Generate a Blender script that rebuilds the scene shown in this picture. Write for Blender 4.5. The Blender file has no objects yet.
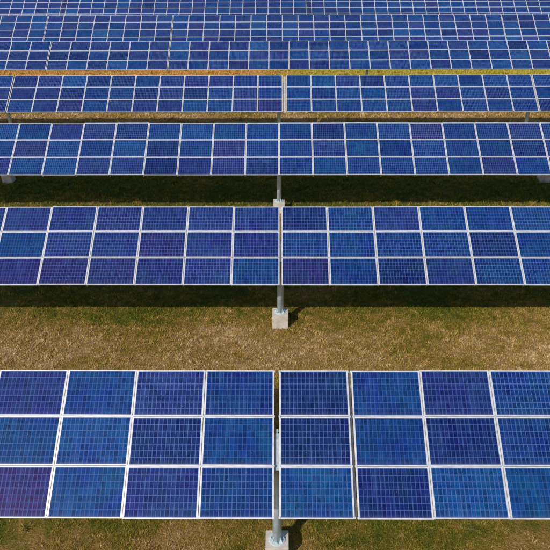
import bpy, bmesh, math, random
import numpy as np
from mathutils import Vector, Matrix

random.seed(7)
rng = np.random.default_rng(11)
S = bpy.context.scene
C = S.collection

# ---------------------------------------------------------------- camera
FPX, CX, CY = 600.0, 279.0, 275.0          # focal length and centre in 550 px units
PITCH = math.radians(30.9638)
CAM_H = 11.93
cd = bpy.data.cameras.new("camera")
cd.sensor_width = 36.0
cd.lens = 36.0 * FPX / 550.0
cd.clip_start = 0.1
cd.clip_end = 3000
cam = bpy.data.objects.new("camera", cd)
C.objects.link(cam)
cam.location = (0, 0, CAM_H)
YAW = math.atan(4.0 / 600.0) / math.cos(PITCH)
ROLL = -0.0038
cam.matrix_world = (Matrix.Translation((0, 0, CAM_H)) @ Matrix.Rotation(YAW, 4, 'Z')
                    @ Matrix.Rotation(math.pi / 2 - PITCH, 4, 'X') @ Matrix.Rotation(ROLL, 4, 'Z'))
S.camera = cam

# ---------------------------------------------------------------- light
SUN_EL, SUN_DX = math.radians(40.0), 0.72   # sun behind and to the left of the camera
w = bpy.data.worlds.new("World")
S.world = w
w.use_nodes = True
nt = w.node_tree
sky = nt.nodes.new('ShaderNodeTexSky')
sky.sky_type = 'NISHITA'
sky.sun_disc = False
sky.sun_elevation = SUN_EL
to_sun = Vector((-SUN_DX, -1.0, 0)).normalized()
sky.sun_rotation = math.atan2(to_sun.x, to_sun.y) % (2 * math.pi)
nt.links.new(sky.outputs[0], nt.nodes['Background'].inputs[0])
nt.nodes['Background'].inputs[1].default_value = 0.13
sd = bpy.data.lights.new("sun", 'SUN')
sd.energy = 4.1
sd.angle = math.radians(0.5)
sd.color = (1.0, 0.94, 0.86)
sun = bpy.data.objects.new("sun", sd)
C.objects.link(sun)
sv = to_sun * math.cos(SUN_EL) + Vector((0, 0, math.sin(SUN_EL)))
sun.rotation_euler = sv.to_track_quat('Z', 'Y').to_euler()
sun.location = (-10, -20, 30)
S.view_settings.view_transform = 'Standard'
S.view_settings.look = 'None'
S.view_settings.gamma = 1
S.view_settings.exposure = 0.0

# ---------------------------------------------------------------- helpers
def tag(o, label=None, cat=None, group=None, kind=None):
    if label: o['label'] = label
    if cat: o['category'] = cat
    if group: o['group'] = group
    if kind: o['kind'] = kind
    return o

def link(name, me, parent=None, loc=(0, 0, 0), rot=(0, 0, 0)):
    o = bpy.data.objects.new(name, me)
    C.objects.link(o)
    o.location = loc
    o.rotation_euler = rot
    if parent: o.parent = parent
    return o

def empty(name, loc):
    o = bpy.data.objects.new(name, None)
    o.empty_display_size = 0.3
    C.objects.link(o)
    o.location = loc
    return o

def mesh(name, bm, *mats, smooth=False):
    me = bpy.data.meshes.new(name)
    bm.normal_update()
    bm.to_mesh(me)
    bm.free()
    for m in mats: me.materials.append(m)
    if smooth:
        for p in me.polygons: p.use_smooth = True
    return me

def box(bm, x0, x1, y0, y1, z0, z1, mi=0):
    v = [bm.verts.new(p) for p in ((x0,y0,z0),(x1,y0,z0),(x1,y1,z0),(x0,y1,z0),(x0,y0,z1),(x1,y0,z1),(x1,y1,z1),(x0,y1,z1))]
    for q in ((0,3,2,1),(4,5,6,7),(0,1,5,4),(1,2,6,5),(2,3,7,6),(3,0,4,7)):
        bm.faces.new([v[i] for i in q]).material_index = mi

def lathe(bm, prof, n=24, cx=0, cy=0):
    rings = []
    for r, z in prof:
        rings.append([bm.verts.new((cx + r*math.cos(2*math.pi*k/n), cy + r*math.sin(2*math.pi*k/n), z)) for k in range(n)])
    for a, b in zip(rings, rings[1:]):
        for k in range(n):
            bm.faces.new((a[k], a[(k+1) % n], b[(k+1) % n], b[k]))
    bm.faces.new(list(reversed(rings[0])))
    bm.faces.new(rings[-1])

class N:
    """small node-graph helper"""
    def __init__(s, name):
        s.m = bpy.data.materials.new(name)
        s.m.use_nodes = True
        s.t = s.m.node_tree
        s.b = s.t.nodes['Principled BSDF']
    def n(s, typ, **kw):
        nd = s.t.nodes.new(typ)
        for k, v in kw.items():
            if k.startswith('i_'):
                key = k[2:]
                nd.inputs[int(key) if key.isdigit() else key].default_value = v
            else: setattr(nd, k, v)
        return nd
    def l(s, a, b): s.t.links.new(a, b)
    def math(s, op, a, b=None, c=None, clamp=False):
        nd = s.n('ShaderNodeMath', operation=op)
        nd.use_clamp = clamp
        for i, x in enumerate((a, b, c)):
            if x is None: continue
            if hasattr(x, 'is_linked') or hasattr(x, 'links'): s.l(x, nd.inputs[i])
            else: nd.inputs[i].default_value = x
        return nd.outputs[0]
    def mix(s, f, a, b, blend='MIX'):
        nd = s.n('ShaderNodeMix', data_type='RGBA', blend_type=blend)
        for sock, x in ((nd.inputs[0], f), (nd.inputs[6], a), (nd.inputs[7], b)):
            if hasattr(x, 'links'): s.l(x, sock)
            else: sock.default_value = x if not isinstance(x, tuple) else (*x[:3], 1)
        return nd.outputs[2]
    def ramp(s, f, stops):
        nd = s.n('ShaderNodeValToRGB')
        e = nd.color_ramp.elements
        while len(e) < len(stops): e.new(0.5)
        for el, (p, c) in zip(e, stops):
            el.position = p
            el.color = (*c, 1)
        s.l(f, nd.inputs[0])
        return nd.outputs[0]
    def noise(s, vec, scale, detail=3, rough=0.55, dist=0):
        nd = s.n('ShaderNodeTexNoise')
        nd.inputs['Scale'].default_value = scale
        nd.inputs['Detail'].default_value = detail
        nd.inputs['Roughness'].default_value = rough
        nd.inputs['Distortion'].default_value = dist
        s.l(vec, nd.inputs['Vector'])
        return nd.outputs[0]
    def bump(s, h, strength, dist=0.02):
        nd = s.n('ShaderNodeBump')
        nd.inputs['Strength'].default_value = strength
        nd.inputs['Distance'].default_value = dist
        s.l(h, nd.inputs['Height'])
        s.l(nd.outputs[0], s.b.inputs['Normal'])

# ---------------------------------------------------------------- materials
PW, PITCH_W = 1.460, 1.47      # panel width, column pitch (m)

def mat_cells():
    g = N('photovoltaic_cells')
    tc = g.n('ShaderNodeTexCoord')
    sp = g.n('ShaderNodeSeparateXYZ')
    g.l(tc.outputs['Object'], sp.inputs[0])
    info = g.n('ShaderNodeObjectInfo')
    NU, NV = 16, 7
    cw, ch = (PW - 0.07) / NU, 0.855 / NV
    u = g.math('ADD', g.math('DIVIDE', sp.outputs[0], cw), NU / 2 + 100)
    v = g.math('ADD', g.math('DIVIDE', sp.outputs[1], ch), NV / 2 + 100)
    fu, fv = g.math('FRACT', u), g.math('FRACT', v)
    du = g.math('ABSOLUTE', g.math('SUBTRACT', fu, 0.5))     # 0.5 at the cell edge
    dv = g.math('ABSOLUTE', g.math('SUBTRACT', fv, 0.5))
    lu = g.math('SUBTRACT', 1.0, g.math('DIVIDE', g.math('SUBTRACT', 0.5, du), 0.085), clamp=True)
    lv = g.math('SUBTRACT', 1.0, g.math('DIVIDE', g.math('SUBTRACT', 0.5, dv), 0.065), clamp=True)
    lu = g.math('GREATER_THAN', lu, 0.15)
    lv = g.math('GREATER_THAN', lv, 0.15)
    # one random value per cell and panel
    cmb = g.n('ShaderNodeCombineXYZ')
    g.l(g.math('FLOOR', u), cmb.inputs[0]); g.l(g.math('FLOOR', v), cmb.inputs[1])
    g.l(g.math('MULTIPLY', info.outputs['Random'], 97.0), cmb.inputs[2])
    wn = g.n('ShaderNodeTexWhiteNoise'); g.l(cmb.outputs[0], wn.inputs['Vector'])
    # crystal grain and cloudy tint, offset per panel
    off = g.n('ShaderNodeVectorMath', operation='ADD')
    g.l(tc.outputs['Object'], off.inputs[0])
    cm2 = g.n('ShaderNodeCombineXYZ'); g.l(g.math('MULTIPLY', info.outputs['Random'], 50.0), cm2.inputs[2])
    g.l(g.math('MULTIPLY', info.outputs['Random'], 31.0), cm2.inputs[0])
    g.l(cm2.outputs[0], off.inputs[1])
    P = off.outputs[0]
    vo = g.n('ShaderNodeTexVoronoi'); vo.inputs['Scale'].default_value = 55
    g.l(P, vo.inputs['Vector'])
    sv_ = g.n('ShaderNodeSeparateColor'); g.l(vo.outputs['Color'], sv_.inputs[0])
    cloud = g.noise(P, 2.2, 3)
    # vertical streaks: rain-washed dust plus busbar glints painted into the colour
    mp = g.n('ShaderNodeMapping'); mp.inputs['Scale'].default_value = (14, 0.7, 1)
    g.l(P, mp.inputs[0])
    streak = g.noise(mp.outputs[0], 1.6, 4, 0.65)
    base = info.outputs['Color']
    br = g.math('ADD', 0.38, g.math('MULTIPLY', wn.outputs[0], 0.42))
    br = g.math('ADD', br, g.math('MULTIPLY', sv_.outputs[0], 0.36))
    hsv = g.n('ShaderNodeHueSaturation')
    g.l(base, hsv.inputs['Color']); g.l(br, hsv.inputs['Value'])
    geo = g.n('ShaderNodeNewGeometry')
    drift = g.noise(geo.outputs['Position'], 1.1, 3, 0.6)
    hue = g.math('ADD', 0.426, g.math('MULTIPLY', cloud, 0.06))
    g.l(g.math('ADD', hue, g.math('MULTIPLY', drift, 0.07)), hsv.inputs['Hue'])
    col = hsv.outputs[0]
    st = g.math('MULTIPLY', g.math('SUBTRACT', streak, 0.5, clamp=True), 1.4, clamp=True)
    col = g.mix(st, col, (0.05, 0.11, 0.32))
    ls = g.math('ADD', 0.28, g.math('MULTIPLY', g.math('FRACT', g.math('MULTIPLY', info.outputs['Random'], 13.7)), 0.55))
    col = g.mix(g.math('MULTIPLY', lu, ls), col, (0.068, 0.120, 0.30))
    col = g.mix(g.math('MULTIPLY', lv, ls), col, (0.068, 0.115, 0.30))
    spk = g.noise(P, 38, 2, 0.5)
    col = g.mix(g.math('MULTIPLY', g.math('SUBTRACT', spk, 0.755, clamp=True), 14.0, clamp=True), col, (0.42, 0.42, 0.42))
    # dirt gathered along the lower edge
    low = g.math('MULTIPLY', g.math('SUBTRACT', -0.36, sp.outputs[1], clamp=True), 3.0, clamp=True)
    low = g.math('MULTIPLY', low, g.noise(P, 9, 3))
    col = g.mix(low, col, (0.22, 0.2, 0.22))
    g.l(col, g.b.inputs['Base Color'])
    rg = g.math('ADD', 0.06, g.math('MULTIPLY', cloud, 0.08))
    g.l(rg, g.b.inputs['Roughness'])
    g.b.inputs['IOR'].default_value = 1.33
    return g.m

def mat_metal(name, col, metal, rough, scale=18, var=0.25):
    g = N(name)
    tc = g.n('ShaderNodeTexCoord')
    n1 = g.noise(tc.outputs['Object'], scale, 4)
    n2 = g.noise(tc.outputs['Object'], 3, 2)
    f = g.math('ADD', g.math('MULTIPLY', n1, 0.6), g.math('MULTIPLY', n2, 0.4))
    c = g.ramp(f, [(0.3, tuple(x * (1 - var) for x in col)), (0.7, tuple(min(1, x * (1 + var * .5)) for x in col))])
    g.l(c, g.b.inputs['Base Color'])
    g.b.inputs['Metallic'].default_value = metal
    g.l(g.math('ADD', rough - 0.1, g.math('MULTIPLY', n1, 0.2)), g.b.inputs['Roughness'])
    return g.m

def mat_concrete():
    g = N('weathered_concrete')
    tc = g.n('ShaderNodeTexCoord')
    n1 = g.noise(tc.outputs['Object'], 30, 5, 0.7)
    n2 = g.noise(tc.outputs['Object'], 4, 4, 0.6)
    c = g.ramp(n2, [(0.3, (0.40, 0.35, 0.30)), (0.7, (0.66, 0.60, 0.53))])
    c = g.mix(g.math('MULTIPLY', n1, 0.35), c, (0.22, 0.19, 0.16))
    g.l(c, g.b.inputs['Base Color'])
    g.b.inputs['Roughness'].default_value = 0.9
    g.bump(n1, 0.5, 0.01)
    return g.m

def strawness(g, P):
    """0 = green grass, 1 = dry straw, from world position"""
    mp = g.n('ShaderNodeMapping'); mp.inputs['Scale'].default_value = (0.7, 1.0, 1)
    g.l(P, mp.inputs[0])
    a = g.noise(mp.outputs[0], 0.42, 4, 0.6)
    b = g.noise(P, 2.6, 4, 0.65)
    f = g.math('ADD', g.math('MULTIPLY', a, 0.55), g.math('MULTIPLY', b, 0.45))
    f = g.math('ADD', 0.5, g.math('MULTIPLY', g.math('SUBTRACT', f, 0.5), 1.9))
    sp = g.n('ShaderNodeSeparateXYZ'); g.l(P, sp.inputs[0])
    # greener at drip lines; table shade and sunlit strips painted in too, along y
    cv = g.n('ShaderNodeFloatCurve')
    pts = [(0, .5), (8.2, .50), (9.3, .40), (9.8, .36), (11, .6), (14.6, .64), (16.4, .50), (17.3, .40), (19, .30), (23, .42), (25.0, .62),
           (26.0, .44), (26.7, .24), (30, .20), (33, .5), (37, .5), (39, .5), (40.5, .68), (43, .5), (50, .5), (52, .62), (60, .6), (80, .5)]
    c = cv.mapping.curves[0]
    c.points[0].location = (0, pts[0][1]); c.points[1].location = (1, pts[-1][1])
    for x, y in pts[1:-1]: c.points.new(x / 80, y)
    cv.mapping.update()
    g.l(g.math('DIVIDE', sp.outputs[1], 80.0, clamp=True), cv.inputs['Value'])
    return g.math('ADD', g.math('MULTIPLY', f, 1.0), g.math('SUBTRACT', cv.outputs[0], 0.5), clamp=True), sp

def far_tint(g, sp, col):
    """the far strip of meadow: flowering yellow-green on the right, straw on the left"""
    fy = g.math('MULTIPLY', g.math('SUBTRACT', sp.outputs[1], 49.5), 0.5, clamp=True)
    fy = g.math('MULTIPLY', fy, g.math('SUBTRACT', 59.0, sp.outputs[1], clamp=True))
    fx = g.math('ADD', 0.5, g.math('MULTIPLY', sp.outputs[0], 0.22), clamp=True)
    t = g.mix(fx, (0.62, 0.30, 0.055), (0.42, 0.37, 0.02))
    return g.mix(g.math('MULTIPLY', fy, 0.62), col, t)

def mat_ground():
    g = N('dry_grass_soil')
    geo = g.n('ShaderNodeNewGeometry')
    P = geo.outputs['Position']
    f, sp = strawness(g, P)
    fine = g.noise(P, 22, 5, 0.7)
    med = g.noise(P, 6, 4, 0.65)
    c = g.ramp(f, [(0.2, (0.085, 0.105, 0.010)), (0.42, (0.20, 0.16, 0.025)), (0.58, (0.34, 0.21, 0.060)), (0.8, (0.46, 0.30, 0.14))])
    c = g.mix(g.ramp(fine, [(0.35, (0, 0, 0)), (0.65, (1, 1, 1))]), g.mix(1.0, c, (0.45, 0.42, 0.38), 'MULTIPLY'), c)
    c = g.mix(g.math('MULTIPLY', g.math('SUBTRACT', med, 0.58, clamp=True), 3.0, clamp=True), c, (0.30, 0.22, 0.12))
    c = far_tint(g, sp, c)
    g.l(c, g.b.inputs['Base Color'])
    g.b.inputs['Roughness'].default_value = 1.0
    g.b.inputs['Specular IOR Level'].default_value = 0.1
    g.bump(g.math('ADD', fine, g.math('MULTIPLY', med, 1.5)), 1.0, 0.06)
    return g.m

def mat_blades():
    g = N('grass_blades')
    geo = g.n('ShaderNodeNewGeometry')
    P = geo.outputs['Position']
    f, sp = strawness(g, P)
    r = geo.outputs['Random Per Island']
    spk = g.noise(P, 5.5, 4, 0.75)
    k = g.math('ADD', f, g.math('MULTIPLY', g.math('SUBTRACT', r, 0.5), 0.40), clamp=True)
    k = g.math('ADD', k, g.math('MULTIPLY', g.math('SUBTRACT', spk, 0.5), 1.1), clamp=True)
    c = g.ramp(k, [(0.10, (0.095, 0.130, 0.010)), (0.36, (0.27, 0.235, 0.020)), (0.52, (0.45, 0.29, 0.065)), (0.68, (0.58, 0.36, 0.13)), (0.90, (0.80, 0.62, 0.34))])
    dk = g.noise(P, 9.0, 4, 0.7)
    dk = g.ramp(dk, [(0.36, (0.5, 0.48, 0.45)), (0.56, (1, 1, 1))])
    c = g.mix(1.0, c, dk, 'MULTIPLY')
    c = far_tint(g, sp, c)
    g.l(c, g.b.inputs['Base Color'])
    g.b.inputs['Roughness'].default_value = 0.8
    g.b.inputs['Specular IOR Level'].default_value = 0.2
    return g.m

M_cell = mat_cells()
M_frame = mat_metal('anodised_aluminium_frame', (0.54, 0.54, 0.565), 0.15, 0.45, 7, 0.3)
M_rail = mat_metal('mill_aluminium_rail', (0.48, 0.46, 0.47), 0.2, 0.5, 10, 0.2)
M_galv = mat_metal('galvanised_steel', (0.58, 0.68, 0.72), 0.25, 0.42, 26, 0.35)
M_saddle = mat_metal('dull_zinc_plate', (0.36, 0.43, 0.46), 0.3, 0.5, 14, 0.4)
M_conc = mat_concrete()
M_ground = mat_ground()
M_blade = mat_blades()

# ---------------------------------------------------------------- ground
def gz(x, y):
    """height of the terrain: drops about a metre under the nearest row"""
    t = np.clip((15.0 - y) / 6.3, 0, 1)
    s = t * t * (3 - 2 * t)
    b = 0.025 * np.sin(x * 1.1 + 1.3 * np.sin(y * .7)) * np.sin(y * 0.9 + 0.8) + 0.018 * np.sin(x * 2.7 + y * 1.9)
    return -0.95 * s + b

xs = np.concatenate([np.linspace(-1200, -60, 20)[:-1], np.arange(-60, 60.01, 0.75), np.linspace(60, 1200, 20)[1:]])
ys = np.concatenate([np.linspace(-900, -20, 16)[:-1], np.arange(-20, 90.01, 0.5), np.linspace(90, 1500, 24)[1:]])
XX, YY = np.meshgrid(xs, ys)
ZZ = gz(XX, YY)
nv_x = len(xs)
verts = np.stack([XX, YY, ZZ], -1).reshape(-1, 3)
ii, jj = np.meshgrid(np.arange(len(ys) - 1), np.arange(nv_x - 1), indexing='ij')
a = (ii * nv_x + jj).ravel()
faces = np.stack([a, a + 1, a + 1 + nv_x, a + nv_x], -1)
me = bpy.data.meshes.new('ground')
me.from_pydata(verts.tolist(), [], faces.tolist())
for p in me.polygons: p.use_smooth = True
me.materials.append(M_ground)
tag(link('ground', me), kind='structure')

# ---------------------------------------------------------------- rows (x0 etc. in metres, measured rows)
def unproj(y, s, W=PITCH_W):
    z = FPX * W / s
    v = (y - CY) / FPX
    c, sn = math.cos(PITCH), math.sin(PITCH)
    return z * c - z * v * sn, z * sn + z * v * c
def at_depth(px, D, h):
    """world x of a column line seen at px, on a point D ahead and h below the camera"""
    z = D * math.cos(PITCH) + h * math.sin(PITCH)
    return (px - CX) * z / FPX

def row_from_edges(yt, yb, st, sb):
    a, b = unproj(yt, st), unproj(yb, sb)
    L = math.hypot(a[0] - b[0], a[1] - b[1])
    t = math.atan2(b[1] - a[1], a[0] - b[0])
    return (a[0] + b[0]) / 2, (a[1] + b[1]) / 2, t, L

rows = []
for e in ((370.7, 519.5, 68.6, 75.9), (207.2, 285.5, 45.45, 48.5), (123.5, 175.5, 32.42, 33.95), (75.5, 112.3, 24.37, 25.17), (41.5, 70, 19.72, 20.25)):
    rows.append(row_from_edges(*e) + (3,))
def row_from_top(yt, st, L, tilt, n):
    D, h = unproj(yt, st)
    return (D - L / 2 * math.cos(tilt), h + L / 2 * math.sin(tilt), tilt, L, n)
T = math.radians(35)
rows.append(row_from_top(15.0, 15.55, 3.68, T, 4))
rows.append(row_from_top(-3.6, 12.52, 3.68, T, 4))
rows.append(row_from_top(-17.5, 10.55, 3.68, T, 4))
for i, r in enumerate(rows): print('row', i, [round(v, 3) for v in r])

# shared panel meshes ------------------------------------------------
PH = 0.922
def panel_meshes():
    hw, hh, fw, ft = PW / 2, PH / 2, 0.027, 0.042      # side bars a little wider than top and bottom
    bm = bmesh.new()
    box(bm, -hw + fw - .004, hw - fw + .004, -hh + fw - .004, hh - fw + .004, 0.004, ft - 0.006)
    glass = mesh('panel', bm, M_cell)
    bm = bmesh.new()
    o = [(-hw, -hh), (hw, -hh), (hw, hh), (-hw, hh)]
    i = [(-hw + fw + .006, -hh + fw - .002), (hw - fw - .006, -hh + fw - .002), (hw - fw - .006, hh - fw + .002), (-hw + fw + .006, hh - fw + .002)]
    vo0 = [bm.verts.new((*p, 0)) for p in o]; vo1 = [bm.verts.new((*p, ft)) for p in o]
    vi0 = [bm.verts.new((*p, 0)) for p in i]; vi1 = [bm.verts.new((*p, ft)) for p in i]
    for k in range(4):
        q = (k + 1) % 4
        bm.faces.new((vo0[k], vo0[q], vo1[q], vo1[k]))
        bm.faces.new((vo1[k], vo1[q], vi1[q], vi1[k]))
        bm.faces.new((vi1[k], vi1[q], vi0[q], vi0[k]))
        bm.faces.new((vi0[k], vi0[q], vo0[q], vo0[k]))
    frame = mesh('panel_frame', bm, M_frame)
    return glass, frame
ME_P, ME_F = panel_meshes()
bm = bmesh.new(); box(bm, -.02, .02, -.022, .022, .04, .052); box(bm, -.008, .008, -.008, .008, .0525, .060); ME_CLAMP = mesh('clamp', bm, M_galv)

TINTS = {'B': (0.0038, 0.024, 0.145), 'C': (0.0032, 0.036, 0.175), 'N': (0.0045, 0.012, 0.095), 'V': (0.012, 0.018, 0.130),
         'P': (0.034, 0.014, 0.105), 'T': (0.0040, 0.031, 0.160), 'Q': (0.018, 0.016, 0.110)}
MAPS = {  # tints of individual panels, top / middle / bottom course, from column index of the first entry
    0: (-4, ('VTVBNBVB', 'CCNCNTNB', 'PCVBCNCC')),
    1: (-7, ('VVVQVVVNBVBBBN', 'VBVVQVVBTBBNBB', 'QQQQVVBQBNVBBV')),
}
def pick_tint(ri, col, course, x):
    if ri in MAPS:
        c0, m = MAPS[ri]
        s = m[course]
        if 0 <= col - c0 < len(s): k = s[col - c0]
        else: k = random.choice('BVNC')
    else:
        k = random.choices('BCNVQT', (5, 2, 2, 7 if x < 0 else 2, 1.6 if x < 0 else .35, 1.5))[0]  # more violet at left: sky sheen and veil painted into the tints
    c = TINTS[k]
    j = random.uniform(0.90, 1.10)
    return (c[0] * j * random.uniform(.85, 1.2), c[1] * j * random.uniform(.92, 1.08), c[2] * j, 1)

def c0_purple(col, course): return MAPS[0][1][course][max(0, col + 4)] == 'P' if -4 <= col < 4 else False
def build_table(ri, xa, cols, label, detail, col0, slot=0.0, narrow=0.0):
    """a table of cols x n panels whose left edge line is xa"""
    D, h, tilt, L, n = rows[ri]
    z0 = CAM_H - h
    ct, stt = math.cos(tilt), math.sin(tilt)
    wid = cols * PITCH_W
    xc = xa + wid / 2
    base = float(gz(xc, D))
    root = empty('solar_table', (xc, D, base))
    tag(root, label, 'solar array', 'tilted solar tables standing in parallel rows')
    zc = z0 - base
    def P(u, v, w=0.0):        # along row, up the slope, out of the plane
        return (u, v * ct - w * stt, zc + v * stt + w * ct)
    rot = (tilt, 0, 0)
    pv = L / n
    sy = (pv - 0.008) / PH
    for c in range(cols):
        for k in range(n):
            v = L / 2 - pv * (k + .5)
            u = -wid / 2 + PITCH_W * (c + .5)
            if k == 0:
                sag = 0.014 * math.sin((xa + u) * .55 + ri * 2.1) + random.gauss(0, .003)
                slip = random.gauss(0, .004)
            jt = random.gauss(0, 0.0018)
            o = link('panel', ME_P, root, P(u, v + slip, max(sag, -.002)), (tilt + jt, random.gauss(0, 0.0015), random.gauss(0, .0012)))
            o.scale = (1, sy, 1)
            course = min(2, k)
            o.color = pick_tint(ri, col0 + c, course, xa + PITCH_W * (c + .5))
            if ri == 0 and c0_purple(col0 + c, course): o['label'] = 'purple tinted panel'
            f = link('frame', ME_F, o)
    if narrow:        # column of narrow dark panels closing the slot at the left end
        for k in range(n):
            o = link('narrow_panel', ME_P, root, P(-wid / 2 - narrow / 2, L / 2 - pv * (k + .5)), rot)
            o.scale = ((narrow - .02) / PW, sy, 1)
            o.color = (0.012, 0.010, 0.050, 1)
            link('frame', ME_F, o)
    # purlins under the panel joints, one under each outer edge
    vs = [L / 2 - pv * k for k in range(n + 1)]
    vs[0] -= 0.10; vs[-1] += 0.10
    bm = bmesh.new(); box(bm, -wid / 2 + .01, wid / 2 - .01, -.022, .022, -.062, -.004)
    mp = mesh('purlin', bm, M_rail)
    for v in vs: link('purlin', mp, root, P(0, v), rot)
    # rails up the slope under the column joints
    bm = bmesh.new(); box(bm, -.02, .02, -L / 2 + .03, L / 2 - .03, -.125, -.064)
    mr = mesh('rail', bm, M_rail)
    step = 1 if ri < 3 else 2
    for c in range(0, cols + 1, step):
        u = -wid / 2 + PITCH_W * c
        u = min(max(u, -wid / 2 + .03), wid / 2 - .03)
        if slot and c == 0: u = -wid / 2 - slot
        rl = link('rail', mr, root, P(u, 0), rot)
        if slot > .05 and c == 0: rl.scale = (3.4, 1, 1)
    # beam carrying the rails
    bm = bmesh.new()
    lathe(bm, [(.07, -wid / 2), (.07, wid / 2)], 16)
    bmesh.ops.rotate(bm, verts=bm.verts, cent=(0, 0, 0), matrix=Matrix.Rotation(math.pi / 2, 3, 'Y'))
    link('torque_tube', mesh('torque_tube', bm, M_galv, smooth=False), root, P(0, 0, -.20), rot)
    if detail:
        for c in range(0, cols + 1):
            for k in range(n + 1):
                u = -wid / 2 + PITCH_W * c
                if c == 0: u += .012
                if c == cols: u -= .012
                v = L / 2 - pv * k
                v += -.03 if k == 0 else (.03 if k == n else 0)
                link('clamp', ME_CLAMP, root, P(u, v), rot)
    return root

def X(ri, px, y):
    """world x for a column line read at (px, y) on row ri's plane"""
    D, h, tilt, L, n = rows[ri]
    s, c = math.sin(PITCH), math.cos(PITCH)
    best = None
    for k in range(201):
        v = -L / 2 + L * k / 200
        DD, hh = D + v * math.cos(tilt), h - v * math.sin(tilt)
        z = DD * c + hh * s
        yy = CY + FPX * (hh * c - DD * s) / z
        if best is None or abs(yy - y) < best[0]: best = (abs(yy - y), (px - CX) * z / FPX)
    return best[1]

WP = PITCH_W
# (row, left edge x, columns, label, clamps, index of first column)
tables = []
# nearest row
e = X(0, 280.6, 371) - .034
tables.append((0, X(0, 273.0, 371) + .034 - 7 * WP, 7, 'nearest solar table, left of the open gap, a purple panel at its lower left', 1, -7))
tables.append((0, e, 1, 'single column of three blue panels just right of the open gap in the nearest row', 1, 0))
tables.append((0, e + WP + .055, 6, 'nearest solar table at the right, beyond the slim slot beside the single panel column', 1, 1, .026))
# second row
g = X(1, 280.5, 208)
tables.append((1, g - .028 - 9 * WP, 9, 'second row from the camera, blue solar table left of its concrete footed post', 0, -9))
tables.append((1, g + .028, 9, 'second row from the camera, blue solar table right of its concrete footed post', 0, 0))
# third
g = X(2, 279.0, 124)
tables.append((2, g - .006 - 12 * WP, 12, 'third row solar table left of the central joint, grey concrete block behind its end', 0, 0))
tables.append((2, g + .006, 12, 'third row solar table right of the central joint, grey concrete block behind its end', 0, 0))
# fourth
a0, a1 = X(3, 282.4, 76), X(3, 286.2, 76)
tables.append((3, a0 - 11 * WP, 11, 'fourth row solar table of eleven columns between the far left post and the middle gap', 0, 0))
tables.append((3, a0 - 11 * WP - .05 - 4 * WP, 4, 'fourth row solar table cut off by the left edge of the photo', 0, 0))
tables.append((3, a1, 10, 'fourth row solar table of ten columns right of the middle gap', 0, 0, (a1 - a0) / 2))
tables.append((3, a1 + 10 * WP + .05, 4, 'fourth row solar table cut off by the right edge of the photo', 0, 0))
# fifth
g = X(4, 288.8, 44)
tables.append((4, g - .01 - 6 * WP, 6, 'fifth row solar table of six columns, just left of the pale joint near the middle', 0, 0))
tables.append((4, g - .05 - 12 * WP, 6, 'fifth row solar table of six columns between the two pale joints at the left', 0, 0))
tables.append((4, g - .09 - 18 * WP, 6, 'fifth row solar table running out of the photo at the left', 0, 0))
tables.append((4, g + .01, 18, 'fifth row long solar table over the yellow green grass strip, filling the right half', 0, 0))
# sixth
g = X(5, 173.0, 16)
tables.append((5, g - .03 - 8 * WP, 8, 'sixth row solar table of eight columns between two bright joints at the left', 0, 0))
tables.append((5, g - .08 - 16 * WP, 8, 'sixth row solar table running out of the photo at the left', 0, 0))
tables.append((5, g + .03, 21, 'sixth row long solar table, four panels high, across the middle of the photo', 0, 0))
tables.append((5, g + .08 + 21 * WP, 9, 'sixth row solar table at the far right past a bright joint', 0, 0))
# seventh
g0, g1 = X(6, 306.2, 14.5), X(6, 311.6, 14.5)
tables.append((6, g0 - 19 * WP, 19, 'seventh row long solar table at the top, left of the dark strip near the middle', 0, 0, 0.0, g1 - g0))
tables.append((6, g0 - 19 * WP - (g1 - g0) - 9 * WP, 9, 'seventh row solar table in the top left corner left of a dark strip', 0, 0))
tables.append((6, g1, 19, 'seventh row long solar table at the top, right of the dark strip near the middle', 0, 0, 0.0, g1 - g0))
# eighth, only a sliver in view
g = X(6, 309, 0)
tables.append((7, g - 26 * WP, 26, 'farthest solar table at the top edge, left half of the hindmost row', 0, 0))
tables.append((7, g + .3, 26, 'farthest solar table at the top edge, right half of the hindmost row', 0, 0))
for t in tables: build_table(*t)

# ---------------------------------------------------------------- posts
bm = bmesh.new(); box(bm, -.265, .265, -.24, .24, -.2, .53)
bmesh.ops.bevel(bm, geom=bm.edges[:], offset=.012, segments=2, affect='EDGES')
rr = random.Random(3)
ME_BLOCK = mesh('concrete_block', bm, M_conc)
bm = bmesh.new(); lathe(bm, [(.19, .53), (.19, .552), (.17, .556)], 28)
ME_FLANGE = mesh('base_plate', bm, M_galv)
bm = bmesh.new(); lathe(bm, [(.024, .557), (.024, .578), (.012, .5785), (.012, .60)], 6); ME_BOLT = mesh('bolt', bm, M_galv)
bm = bmesh.new()
for k in range(4):
    a_ = math.pi / 4 + k * math.pi / 2
    R = Matrix.Rotation(a_, 3, 'Z')
    q = [Vector((.10, -.006, .557)), Vector((.175, -.006, .557)), Vector((.10, -.006, .70)), Vector((.10, .006, .557)), Vector((.175, .006, .557)), Vector((.10, .006, .70))]
    v = [bm.verts.new(R @ p) for p in q]
    bm.faces.new((v[0], v[1], v[2])); bm.faces.new((v[5], v[4], v[3]))
    bm.faces.new((v[1], v[4], v[5], v[2])); bm.faces.new((v[0], v[2], v[5], v[3])); bm.faces.new((v[0], v[3], v[4], v[1]))
ME_FIN = mesh('fin', bm, M_galv)

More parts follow.
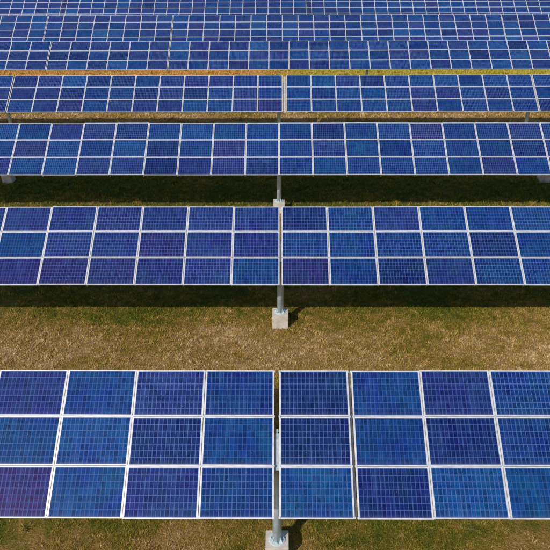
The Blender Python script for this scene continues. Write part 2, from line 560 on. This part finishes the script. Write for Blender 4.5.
def post(ri, x, label, through=False, full=True):
    D, h, tilt, L, n = rows[ri]
    base = float(gz(x, D))
    top = CAM_H - h - base + (-.12 if through else -.30)
    root = empty('support_post', (x, D, base))
    tag(root, label, 'post', 'galvanised posts under the solar tables')
    bm = bmesh.new()
    lathe(bm, [(.105, .556), (.105, top - .012), (.095, top)], 28)
    me = mesh('tube', bm, M_galv)
    for p in me.polygons: p.use_smooth = len(p.vertices) == 4
    link('tube', me, root)
    bl = link('concrete_block', ME_BLOCK, root)
    fl = link('base_plate', ME_FLANGE, root)
    link('fin', ME_FIN, fl)
    for k in range(4):
        a_ = k * math.pi / 2
        link('bolt', ME_BOLT, fl, (.148 * math.cos(a_), .148 * math.sin(a_), 0))
    if through:      # bright saddle plate in the gap between the two tables
        bm = bmesh.new()
        box(bm, -.047, .047, -.56, .16, -.075, -.045); box(bm, -.03, .03, .19, .25, -.072, -.048); box(bm, -.012, .012, .15, .20, -.070, -.052)
        link('saddle_plate', mesh('saddle_plate', bm, M_saddle), root, (0, 0, CAM_H - h - base), (tilt, 0, 0))
    # collar carrying the torque tube
    bm = bmesh.new(); lathe(bm, [(.125, top - .42), (.125, top - .36)], 24)
    link('collar', mesh('collar', bm, M_galv), root)
    return root
def xpost(ri, px):
    D, h = rows[ri][0], rows[ri][1]
    return at_depth(px, D, h)
post(0, xpost(0, 276.9), 'thick galvanised post on a concrete block at the bottom edge, under the nearest row', True)
post(1, xpost(1, 280.4), 'galvanised post on a sunlit concrete block below the second row', True)
post(2, xpost(2, 279.0), 'galvanised post standing in dark shade below the third row, block half hidden', False)
post(3, xpost(3, 279.0), 'short visible post between the third and fourth rows near the middle')
post(3, xpost(3, 531.5), 'leaning looking post between third and fourth rows at the right edge of the photo')
post(3, xpost(3, 3.0), 'post glimpsed between third and fourth rows at the left edge of the photo')
post(4, xpost(4, 368), 'tiny post crossing the yellow green strip under the fifth row')

# low concrete blocks in the shade behind the third row's ends
def low_block(px, label):
    D = 29.45
    x = at_depth(px, D, CAM_H - .2)
    root = empty('concrete_footing', (x, D, float(gz(x, D))))
    tag(root, label, 'concrete block', 'footings behind the third row')
    link('concrete_block', ME_BLOCK, root)
    bm = bmesh.new(); lathe(bm, [(.07, .531), (.07, .80), (.06, .81)], 20)
    link('stub_tube', mesh('stub_tube', bm, M_galv), root)
low_block(7.5, 'grey concrete footing in shade peeping out below the third row at the left edge')
low_block(543, 'grey concrete footing in shade peeping out below the third row at the right edge')

# ---------------------------------------------------------------- grass
def blades(zones):
    V, F = [], []
    total = 0
    for (x0, x1, y0, y1, dens, hmin, hmax, wd) in zones:
        n = int((x1 - x0) * (y1 - y0) * dens)
        # clumped: half the blades gather round random tuft centres
        nt_ = max(1, n // 40)
        cx_, cy_ = rng.uniform(x0, x1, nt_), rng.uniform(y0, y1, nt_)
        half = n // 2
        idx = rng.integers(0, nt_, half)
        px = np.concatenate([cx_[idx] + rng.normal(0, .055, half), rng.uniform(x0, x1, n - half)])
        py = np.concatenate([cy_[idx] + rng.normal(0, .045, half), rng.uniform(y0, y1, n - half)])
        n = len(px)
        hh = rng.uniform(hmin, hmax, n) * np.concatenate([(.7 + .9 * rng.random(nt_) ** 2)[idx] * 1.3, np.full(n - half, .75)])
        ang = rng.uniform(0, 2 * np.pi, n)
        lean = rng.uniform(.1, 1.2, n) * hh
        ld = rng.uniform(0, 2 * np.pi, n)
        w_ = wd * rng.uniform(.7, 1.4, n)
        zb = gz(px, py) - .004
        dx, dy = np.cos(ang) * w_ / 2, np.sin(ang) * w_ / 2
        lx, ly = np.cos(ld) * lean, np.sin(ld) * lean
        v = np.empty((n, 5, 3))
        v[:, 0] = np.stack([px - dx, py - dy, zb], -1)
        v[:, 1] = np.stack([px + dx, py + dy, zb], -1)
        v[:, 2] = np.stack([px + dx * .8 + lx * .35, py + dy * .8 + ly * .35, zb + hh * .62], -1)
        v[:, 3] = np.stack([px - dx * .8 + lx * .35, py - dy * .8 + ly * .35, zb + hh * .62], -1)
        v[:, 4] = np.stack([px + lx, py + ly, zb + hh], -1)
        V.append(v.reshape(-1, 3))
        b = total + np.arange(n) * 5
        F.append(np.stack([b, b + 1, b + 2, b + 3, b + 3, b + 2, b + 4], -1))
        total += n * 5
    V = np.concatenate(V).astype(np.float32)
    F = np.concatenate(F)
    nb = len(F)
    me = bpy.data.meshes.new('grass')
    me.vertices.add(len(V)); me.vertices.foreach_set('co', V.ravel())
    me.loops.add(nb * 7); me.loops.foreach_set('vertex_index', F.ravel().astype(np.int32))
    me.polygons.add(nb * 2)
    ls = np.empty(nb * 2, np.int32); ls[0::2] = np.arange(nb) * 7; ls[1::2] = np.arange(nb) * 7 + 4
    me.polygons.foreach_set('loop_start', ls)
    me.update(calc_edges=True)
    me.validate()
    me.materials.append(M_blade)
    print('blades', nb)
    return me
zones = [(-5.5, 5.5, 7.4, 10.4, 3400, .02, .065, .006),
         (-9.5, 9.5, 13.6, 18.4, 2200, .02, .065, .0085),
         (-10.5, 10.5, 18.4, 22, 500, .04, .12, .010),
         (-15, 15, 25.6, 31.2, 420, .05, .14, .014),
         (-20, 20, 38.5, 43.0, 200, .06, .16, .02),
         (-27, 27, 51.5, 57.0, 130, .08, .20, .03),
         (-12, 12, 10.4, 13.6, 150, .04, .12, .012),
         (-18, 18, 22, 25.6, 90, .04, .12, .014),
         (-24, 24, 31.2, 38.5, 50, .05, .14, .02),
         (-30, 30, 43, 51.5, 30, .06, .16, .025),
         (-14, -5.5, 5, 10.4, 120, .04, .10, .012), (5.5, 14, 5, 10.4, 120, .04, .10, .012),
         (-18, -9.5, 13.6, 22, 120, .04, .10, .012), (9.5, 18, 13.6, 22, 120, .04, .10, .012)]
for (bx_, by_) in ((xpost(0, 276.9), rows[0][0]), (xpost(1, 280.4), rows[1][0])):
    zones += [(bx_ - .30, bx_ + .30, by_ - .30, by_ - .245, 2200, .05, .12, .007), (bx_ - .32, bx_ - .27, by_ - .3, by_ + .3, 1800, .05, .12, .007),
              (bx_ + .27, bx_ + .32, by_ - .3, by_ + .3, 1800, .05, .12, .007)]
for _ in range(90):      # scattered taller weeds
    wx, wy = rng.uniform(-9, 9), rng.uniform(14, 17.6)
    q = rng.uniform(.03, .09)
    zones.append((wx - q, wx + q, wy - q, wy + q, 4500, .04, .12, .010))
tag(link('grass', blades(zones)), 'short dry brown and olive grass growing between the panel rows', 'grass', kind='stuff')
